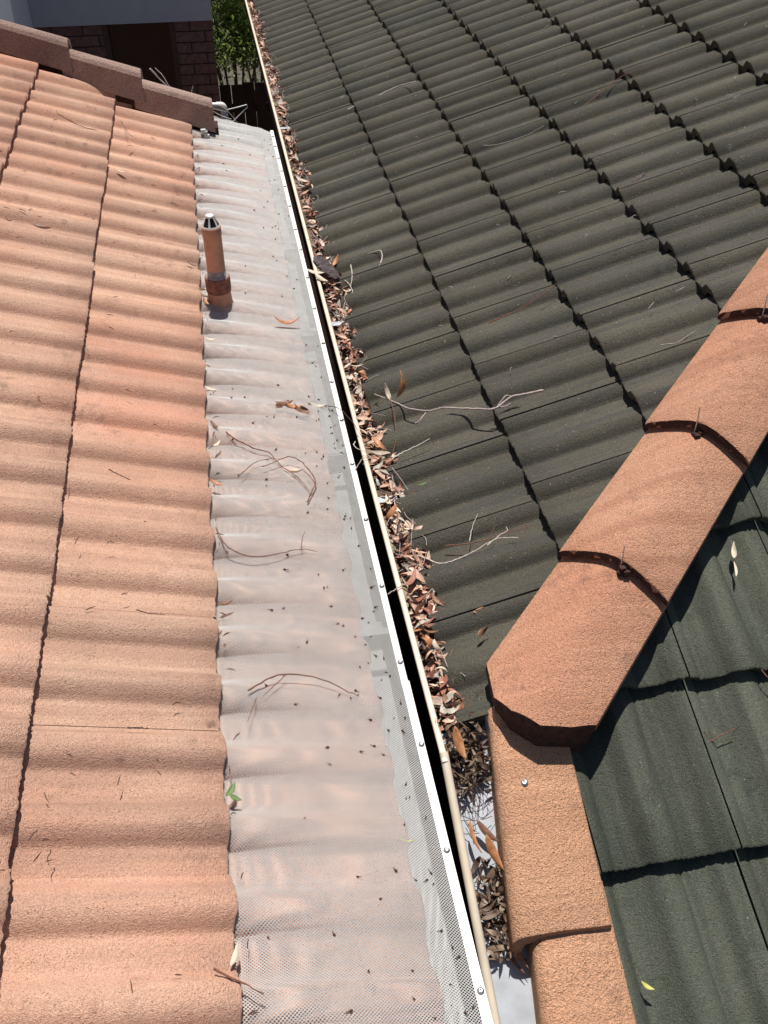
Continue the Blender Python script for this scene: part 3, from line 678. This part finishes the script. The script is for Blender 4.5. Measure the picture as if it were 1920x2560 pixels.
# ------------------------------------------------------------------ twigs
def twig(parts, mat, rad, label, cat='twig', shift=(0, 0, 0)):
    main = None
    for i, pts in enumerate(parts):
        P = spline([Vector(p)+Vector(shift) for p in pts], 5); n = len(P); r0 = rad*(.85 if i == 0 else .58)
        P = [p+Vector((rnd.gauss(0, .0006), rnd.gauss(0, .0006), rnd.gauss(0, .0006))) for p in P]
        rr = [r0*(1-.55*abs(j/(n-1)))*(1+.18*math.sin(j*2.3)) for j in range(n)]
        b = MB(); b.tube(P, rr, 6); o = b.build('twig' if i == 0 else 'side_shoot', M[mat], main)
        if i == 0: main = o; tag(o, label, cat)
    return main
twig([[(.116,2.227,-.001),(.136,2.193,.007),(.166,2.145,.018),(.194,2.095,.029),(.239,2.052,.046),(.28,2.036,.062),(.334,1.993,.083),(.39,1.949,.104),(.418,1.953,.115),(.449,1.965,.127),(.484,1.953,.14),(.526,1.939,.156)][::-1],
      [(.24,2.058,.042),(.215,2.034,.032),(.197,2.026,.025)], [(.392,1.955,.1),(.428,1.943,.114),(.441,1.947,.119)], [(.41, 1.955, .11), (.432, 1.967, .13), (.447, 1.968, .128)]], 'twg', .0042, 'long forked branch lying from the gutter across the dark tiles')
twig([[(.151, 2.16, .03), (.150, 2.08, .012), (.137, 1.99, .005), (.115, 1.93, .0), (.10, 1.88, -.005)]], 'twb', .0014, 'thin stem dropping from the long branch back to the gutter')
twig([[(.111,1.924,-.012),(.138,1.932,-.001),(.163,1.935,.008),(.195,1.939,.020),(.221,1.945,.030)]], 'tww', .0024, 'short pale stick poking up the lowest dark tile course')
twig([[(.089,1.595,-.021),(.103,1.556,-.016),(.124,1.524,-.004),(.152,1.491,.007),(.185,1.484,.02),(.226,1.486,.036),(.262,1.495,.05),(.296,1.495,.063),(.329,1.478,.074)], [(.261,1.49,.05),(.295,1.503,.066),(.31,1.504,.074),(.312,1.518,.074)]], 'tww', .0022, 'pale curved twig sweeping from the gutter over the lowest tiles')
twig([[(.175,1.546,.010),(.234,1.519,.034),(.277,1.509,.052),(.321,1.509,.068),(.343,1.503,.076),(.366,1.5,.085)], [(.266,1.508,.047),(.284,1.527,.060),(.291,1.539,.066)], [(.343,1.503,.076), (.355, 1.515, .085)]], 'twb', .0018, 'reddish brown twig with side shoots above the pale curved twig')
twig([[(.23,1.531,.03),(.248,1.575,.037),(.268,1.606,.045)]], 'tww', .0012, 'fine pale stalk leaning up from the reddish twig')
twig([[(.164,3.021,.018),(.159,2.955,.014),(.151,2.913,.010),(.143,2.887,.006)], [(.131,2.941,.004),(.141,2.898,.006),(.144,2.848,.006),(.127,2.816,0),(.109,2.793,-.006),(.10,2.748,-.008),(.10,2.682,-.008),(.099,2.627,-.008)]], 'tww', .0022, 'bleached forked twig at the eave below the bark lump')
twig([[(.367,4.474,.087),(.426,4.475,.110),(.505,4.473,.140),(.606,4.473,.180),(.684,4.433,.21)], [(.426,4.475,.11),(.409,4.516,.103)]], 'tww', .0035, 'long pale stick across the second dark tile course far up')
twig([[(.254,2.95,.037),(.276,3.007,.046),(.276,3.06,.048),(.236,3.072,.032)]], 'tww', .0024, 'hooked pale twig on the lowest dark tile course')
twig([[(.1,3.347,-.02),(.166,3.354,.006),(.245,3.341,.036)]], 'twg', .0018, 'thin grey twig reaching from the gutter onto the dark tiles')
twig([[(1.141,3.467,.376),(1.242,3.532,.415),(1.326,3.562,.452),(1.391,3.541,.476),(1.452,3.514,.497)]], 'twb', .0018, 'fine brown twig crossing the fourth dark lip line')
twig([[(.766,3.509,.235),(.809,3.465,.251),(.9,3.434,.287),(.982,3.443,.32)]], 'twg', .0018, 'faint grey twig on the third dark tile course')
twig([[(.487,2.355,.128),(.579,2.355,.164),(.641,2.373,.190),(.706,2.404,.214)]], 'twb', .0022, 'brown twig lying up the second dark tile course')
twig([[(.834,1.942,.262),(.87,1.925,.276),(.924,1.941,.297)]], 'twg', .0016, 'short bent twig beside the orange hip caps')
SH = (.025, .028, -.043)
twig([[(.529,.939,-.002),(.567,.925,-.007),(.593,.932,-.003),(.627,.939,.002)], [(.567,.925,-.007),(.560,.940,.006)]], 'twb', .0022, 'forked brown twig lying on the front green slope', shift=SH)
twig([[(.704,1.07,.05),(.72,1.055,.046),(.733,1.031,.037),(.745, 1.0, .026)]], 'twb', .0024, 'brown twig at the right edge of the front slope', shift=SH)
twig([[(-.319,1.958,.109),(-.288,1.927,.100),(-.247,1.899,.090),(-.215,1.891,.080),(-.19,1.844,.073),(-.151,1.799,.061),(-.127,1.751,.052)]], 'twb', .0022, 'straight dark twig running diagonally down the mesh')
twig([[(-.139,1.701,.063),(-.124,1.74,.060),(-.108,1.786,.056),(-.125,1.833,.066),(-.144,1.856,.075),(-.169,1.863,.083),(-.204,1.84,.088),(-.238,1.816,.095)]], 'twb', .0023, 'arching dark twig forming a loop on the mesh')
twig([[(-.292,1.782,.106),(-.258,1.827,.100),(-.217,1.853,.090),(-.181,1.858,.080)], [(-.292,1.782,.106), (-.302, 1.775, .104)]], 'twb', .0014, 'thin twig with a curled tip left of the loop on the mesh')
twig([[(-.358,1.579,.123),(-.338,1.518,.120),(-.308,1.494,.112),(-.275,1.487,.104),(-.229,1.501,.091),(-.172,1.525,.074),(-.137,1.528,.060)], [(-.172,1.525,.074), (-.165, 1.55, .085), (-.158, 1.565, .09)]], 'twb', .0018, 'curved twig with a small orange sprig mid mesh')
twig([[(-.315,1.112,.113),(-.276,1.139,.108),(-.239,1.15,.100),(-.195,1.148,.087),(-.156,1.136,.074),(-.129,1.121,.062),(-.108,1.111,.055)], [(-.239,1.15,.100),(-.267,1.122,.104),(-.288,1.098,.108)]], 'twb', .0020, 'bowed twig with one fork on the lower mesh')
twig([[(-.302,1.098,.106),(-.312,1.069,.109),(-.321,1.042,.112)]], 'twb', .0014, 'short straight twig under the bowed forked twig')
twig([[(-.396,.594,.142),(-.364,.573,.140),(-.327,.55,.134)]], 'twb', .0024, 'stout twig overhanging the tile lip onto the near mesh')
twig([[(-.862,3.888,.32),(-.783,3.818,.295),(-.725,3.823,.272),(-.673,3.821,.252)], [(-.862,3.888,.32), (-.868, 3.90, .335)]], 'twd', .0020, 'long dark twig on the upper terracotta tiles near the rake caps')
twig([[(-.641,4.026,.236),(-.609,3.903,.226),(-.578,3.87,.214)]], 'twd', .0014, 'thin curved twig on the terracotta tiles below the rake caps')
twig([[(-.586,1.724,.208),(-.562,1.708,.2),(-.539,1.699,.191)]], 'twd', .0016, 'straight dark stalk midway on the lower terracotta course')
twig([[(-.519,1.297,.181),(-.497,1.29,.173),(-.465,1.292,.162)]], 'twd', .0014, 'slightly bent stalk nearer down the lower terracotta course')
twig([[(-.502,2.393,.175),(-.466,2.389,.162),(-.433,2.388,.150)]], 'twd', .0014, 'straight brown stalk on the terracotta course beside the vent pipe')
twig([[(-.625,.778,.221),(-.628,.767,.222),(-.627,.756,.221)]], 'twd', .0012, 'tiny upright stalk on the nearest terracotta tiles')
twig([[(-.526,1.013,.183),(-.505,1.015,.175),(-.491,1.016,.170)]], 'twd', .0016, 'short knobbly stalk on a near terracotta tile')
twig([[(-.054,2.162,.022),(-.03,2.154,.024),(-.008,2.136,.028),(.012,2.1,.03),(.035,2.033,.022),(.05,1.977,.01)], [(-.03, 2.154, .024), (-.028, 2.13, .02)], [(-.01, 2.137, .028), (.0, 2.15, .022)]], 'twd', .0016, 'seed bearing twig bridging the white strip and the gutter')
twig([[(.022,1.978,.02),(.015,1.963,.022),(.021,1.946,.022),(.039,1.933,.018),(.06,1.905,.006)]], 'tww', .0016, 'pale hooked stalk curling over the dark gap')
twig([[(.006,1.87,.012),(.031,1.909,.014),(.044,1.913,.012),(.075,1.936,0)]], 'twg', .0016, 'grey forked stalk end crossing the dark gap')
twig([[(.01,1.409,.012),(.035,1.425,.012),(.066,1.443,.012),(.089,1.473,.008),(.108,1.499,.006)]], 'twg', .0018, 'long grey stalk leaning from the gutter over the dark gap')
# bark lump in the gutter and bark flake on the tiles
def bark(name, a, b_, rad, label, squash=.7, seed=1):
    r = random.Random(seed); a = Vector(a); b_ = Vector(b_); n = 14; k = 12; V = []; F = []
    d = (b_-a).normalized(); s = d.cross(Vector((0, 0, 1))).normalized(); u = s.cross(d)
    lob = [r.uniform(.75, 1.25) for _ in range(k)]
    for i in range(n+1):
        f = i/n; R = rad*(math.sin(math.pi*min(max(f, .04), .96)))**.45*r.uniform(.88, 1.1)
        for j in range(k):
            t = 2*math.pi*j/k; q = R*lob[j]*r.uniform(.85, 1.15); V.append(a+(b_-a)*f+s*math.cos(t)*q+u*math.sin(t)*q*squash)
    for i in range(n):
        for j in range(k): F.append((i*k+j, i*k+(j+1) % k, (i+1)*k+(j+1) % k, (i+1)*k+j))
    F.append(tuple(range(k))); F.append(tuple(reversed(range(n*k, n*k+k))))
    o = MB().add(V, F).build(name, M['bark']); 
    return tag(o, label, 'bark')
bark('bark_piece', (.050, 3.13, .004), (.104, 2.935, .012), .024, 'grey fibrous bark lump lodged in the gutter and eave', .7, 2)
bark('bark_piece', (1.055, 2.755, .352), (1.115, 2.795, .376), .011, 'rough split bark flake lying on the fourth dark tile course', .6, 4)
bark('bark_piece', (1.005, 3.01, .330), (1.10, 3.045, .363), .008, 'long black curled strip at a dark tile joint', .35, 6).data.materials[0] = M['black']  # plain black strip drawn along a dark split

# small litter nobody could count
b = MB()
def nut(b, p, r, tail):
    a = rnd.uniform(0, 6.28); d = Vector((math.cos(a), math.sin(a), .2)); p = Vector(p)
    b.tube([p-d*r*1.2, p-d*r*.5, p+d*r*.4, p+d*r*1.0, p+d*r*(1.2+tail)], [r*.35, r, r*.9, r*.35, r*.2], 6)
for _ in range(165):
    y = rnd.uniform(.5, 4.4) if rnd.random() < .45 else rnd.uniform(.5, 2.2); x = -abs(rnd.gauss(0, .06))-.012 if rnd.random() < .68 else rnd.uniform(-.35, -.02)
    x = max(x, -.35); nut(b, (x, y, float(guard_z(np.array(x), np.array(y)))+.003), rnd.uniform(.0014, .0027), rnd.uniform(.3, 3))
tag(b.build('seed_litter', M['seed']), 'scattered dark gum nuts and flower stalks on the gutter guard mesh', 'seed litter', None, 'stuff')
b = MB()
for _ in range(95):
    x = rnd.uniform(-1.1, -.40); y = rnd.uniform(.5, 4.0); a = rnd.gauss(0, .8); l = rnd.uniform(.006, .024)
    z = leftz(x, .016)+.004; d = Vector((math.cos(a), math.sin(a), -.38*math.cos(a)))*l; p = Vector((x, y, z))
    b.tube([p-d*.5, p+Vector((0, rnd.uniform(-.003, .003), .002)), p+d*.5], [.0009, .0011, .0006], 4)
for _ in range(60):
    y = rnd.uniform(.5, 4.2); x = -.362+rnd.uniform(0, .02); a = rnd.uniform(0, 6.28); l = rnd.uniform(.006, .022); p = Vector((x, y, .118-.3*(x+.371))); d = Vector((math.cos(a), math.sin(a), .1))*l
    b.tube([p-d*.5, p+Vector((0, 0, .003)), p+d*.5], [.0008, .0012, .0006], 4)
tag(b.build('stalk_litter', M['twd']), 'tiny dark stalks strewn over the terracotta tiles', 'twig litter', None, 'stuff')
b = MB()
for _ in range(75):
    x = rnd.uniform(.15, 1.9); y = rnd.uniform(max(1.3, .95*(x-.1)+1.15), 6.0); a = rnd.gauss(0, .9); l = rnd.uniform(.008, .03)
    z = rz(x, .012)+.003; d = Vector((math.cos(a), math.sin(a), .38*math.cos(a)))*l; p = Vector((x, y, z))
    b.tube([p-d*.5, p+Vector((0, rnd.uniform(-.004, .004), .003)), p+d*.5], [.0009, .0012, .0006], 4)
tag(b.build('stalk_litter', M['twg']), 'tiny pale stalks strewn over the dark green tiles', 'twig litter', None, 'stuff')
b = MB()
for _ in range(150):
    y = rnd.uniform(1.1, 7.3); x = rnd.uniform(.055, .125); a = rnd.uniform(0, 6.28); l = rnd.uniform(.03, .11); p = Vector((x, y, -.004+rnd.uniform(-.006, .012))); d = Vector((math.cos(a)*.5, math.sin(a), rnd.uniform(-.15, .25)))*l
    b.tube(spline([p-d*.5, p+Vector((rnd.uniform(-.01, .01), 0, .004)), p+d*.5], 3), .0009, 4, False)
tag(b.build('stalk_litter', M['twg']), 'thin grey twigs tangled among the leaves of the gutter', 'twig litter', None, 'stuff')

# ------------------------------------------------------------------ neighbour's house behind the rake
nh = empty('neighbour_house', (-.9, 8.4, -2.7), 'shaded neighbour house with grey upper wall over dark red bricks', 'house')
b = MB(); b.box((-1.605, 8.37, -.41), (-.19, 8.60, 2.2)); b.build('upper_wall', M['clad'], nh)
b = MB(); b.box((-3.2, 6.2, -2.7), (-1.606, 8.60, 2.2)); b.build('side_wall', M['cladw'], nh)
WX0, WX1, WZ = -1.05, -.535, -1.45
bw = MB(); bw.box((-1.604, 8.409, -2.7), (WX0-.001, 8.60, -.411)); bw.box((WX1+.001, 8.409, -2.7), (-.203, 8.60, -.411)); bw.box((WX0, 8.409, -2.7), (WX1, 8.60, WZ-.02))
bw = bw.build('brick_wall', M['bmortar'], nh)
bm_ = {}
def brick(x0, x1, z):
    key = round(x1-x0, 3)
    if key not in bm_:
        h = MB(); h.box((0, 0, 0), (x1-x0, .10, .0745)); me = mesh('brick', h.v, h.f); me.materials.append(M['brick']); bm_[key] = me
    o = link('brick', bm_[key], None, bw); o.matrix_basis = Matrix.Translation((x0, 8.400+rnd.uniform(-.002, .002), z))
for i in range(16):
    z = -.413-.0745-i*.0835
    for xa, xb in ((-1.60, WX0-.03), (WX1+.03, -.2)):
        x = xa; first = (i % 2 == 0)
        while x < xb-.02:
            ln = .115 if first else .235; first = False; xe = min(x+ln, xb)
            if xb-xe < .04: xe = xb
            brick(x, xe, z); x = xe+.009
wd = MB(); wd.box((WX0-.028, 8.395, WZ), (WX0+.012, 8.50, -.412)); wd.box((WX1-.012, 8.395, WZ), (WX1+.028, 8.50, -.412)); wd.box((WX0+.012, 8.41, WZ), (WX1-.012, 8.50, WZ+.03))
wd = wd.build('window', M['frame'], nh)
b = MB(); b.box((WX0+.013, 8.47, WZ+.031), (WX1-.013, 8.475, -.413)); b.build('pane', M['glass'], wd)
# fence and shrub at the end of the passage
fe = empty('paling_fence', (.1, 9, -2.7), 'dark timber paling fence closing the narrow passage', 'fence')
for i in range(9):
    x = -.30+i*.108; b = MB(); b.box((x, 9.0+.004*(i % 2), -2.7), (x+.102, 9.018+.004*(i % 2), -1.09+rnd.uniform(-.015, .015))); b.build('paling', M['wood'], fe)
for z in (-1.35, -2.3):
    b = MB(); b.box((-.35, 9.025, z), (.75, 9.06, z+.07)); b.build('rail', M['wood'], fe)
def shrub(cx, cy, cz, rx, ry, rz_, n, seed, label):
    r = random.Random(seed); e = empty('shrub', (cx, cy, -2.7), label, 'shrub'); V = []; F = []
    cl = [(cx+r.gauss(0, .45)*rx, cy+r.gauss(0, .45)*ry, cz+r.uniform(-.9, .9)*rz_, r.uniform(.10, .2)) for _ in range(34)]
    for _ in range(n):
        x, y, z, R = r.choice(cl); p = Vector((x+r.gauss(0, R*.6), y+r.gauss(0, R*.6), z+r.gauss(0, R*.6))); L = r.uniform(.03, .065)
        m = Matrix.Translation(p) @ Matrix.Rotation(r.uniform(0, 6.28), 4, 'Z') @ Matrix.Rotation(r.uniform(-.9, 1.1), 4, 'Y') @ Matrix.Rotation(r.uniform(-.6, .6), 4, 'X')
        k = len(V); V += [tuple(m @ Vector(q)) for q in ((0, 0, 0), (L*.4, L*.22, .004), (L, 0, -.006), (L*.4, -L*.22, .004))]; F.append((k, k+1, k+2, k+3))
    link('crown', mesh('crown', V, F), M['shrubleaf'], e)
    b = MB()
    for i in range(9):
        x, y, z, R = cl[i]; b.tube(spline([(cx+r.gauss(0, .05), cy+r.gauss(0, .05), -2.7), (cx+(x-cx)*.3, cy+(y-cy)*.3, (z-2.7)/2), (x, y, z)], 4), [.018-.0012*j for j in range(9)], 6)
    b.build('trunk', M['stem'], e)
shrub(-.04, 9.55, -.62, .30, .40, .45, 8500, 11, 'sunlit leafy green shrub behind the fence at the passage end')
shrub(.25, 10.6, -.2, .6, .5, .7, 9500, 12, 'taller shaded shrub further back beyond the sunlit one')
# downpipe elbow and wire bracket at the far roof corner
dp = empty('downpipe', (-.215, 4.75, -2.7), 'white plastic pipe with elbow at the far corner of the terracotta roof', 'pipe')
b = MB(); b.tube([(-.55, 4.77, .062), (-.30, 4.75, .054), (-.235, 4.75, .050)], .014, 12); b.build('pipe', M['pvc'], dp)
b = MB(); b.tube(spline([(-.245, 4.75, .050), (-.215, 4.75, .046), (-.210, 4.75, .02), (-.210, 4.75, -.02)], 5), .0175, 12); b.build('elbow', M['pvc'], dp)
b = MB(); b.tube([(-.210, 4.75, -.01), (-.210, 4.75, -2.7)], .014, 12); b.build('drop', M['pvc'], dp)
wb = empty('wire_bracket', (-.17, 4.75, 0), 'thin pale bent wire bracket beside the pipe elbow', 'bracket')
b = MB(); b.tube([(-.212, 4.75, .024), (-.197, 4.75, .027), (-.145, 4.75, .037)], .0032, 6); b.build('upper_rod', M['pvc'], wb)
b = MB(); b.tube([(-.168, 4.753, .030), (-.097, 4.75, .047), (-.093, 4.75, .036), (-.176, 4.75, -.033), (-.212, 4.75, -.05)], .0030, 6); b.build('bent_rod', M['pvc'], wb)
twig([[(-.52, 4.50, .30), (-.44, 4.52, .20), (-.38, 4.55, .165), (-.30, 4.60, .10), (-.24, 4.62, .05), (-.18, 4.6, .03)], [(-.44, 4.52, .20), (-.47, 4.53, .26), (-.50, 4.55, .29)], [(-.36, 4.56, .15), (-.34, 4.57, .20)], [(-.30, 4.6, .10), (-.22, 4.58, .10), (-.15, 4.56, .02)], [(-.40, 4.54, .17), (-.33, 4.55, .12), (-.20, 4.57, .075)]], 'tww', .0045, 'tangle of dry sticks caught behind the lowest rake cap')
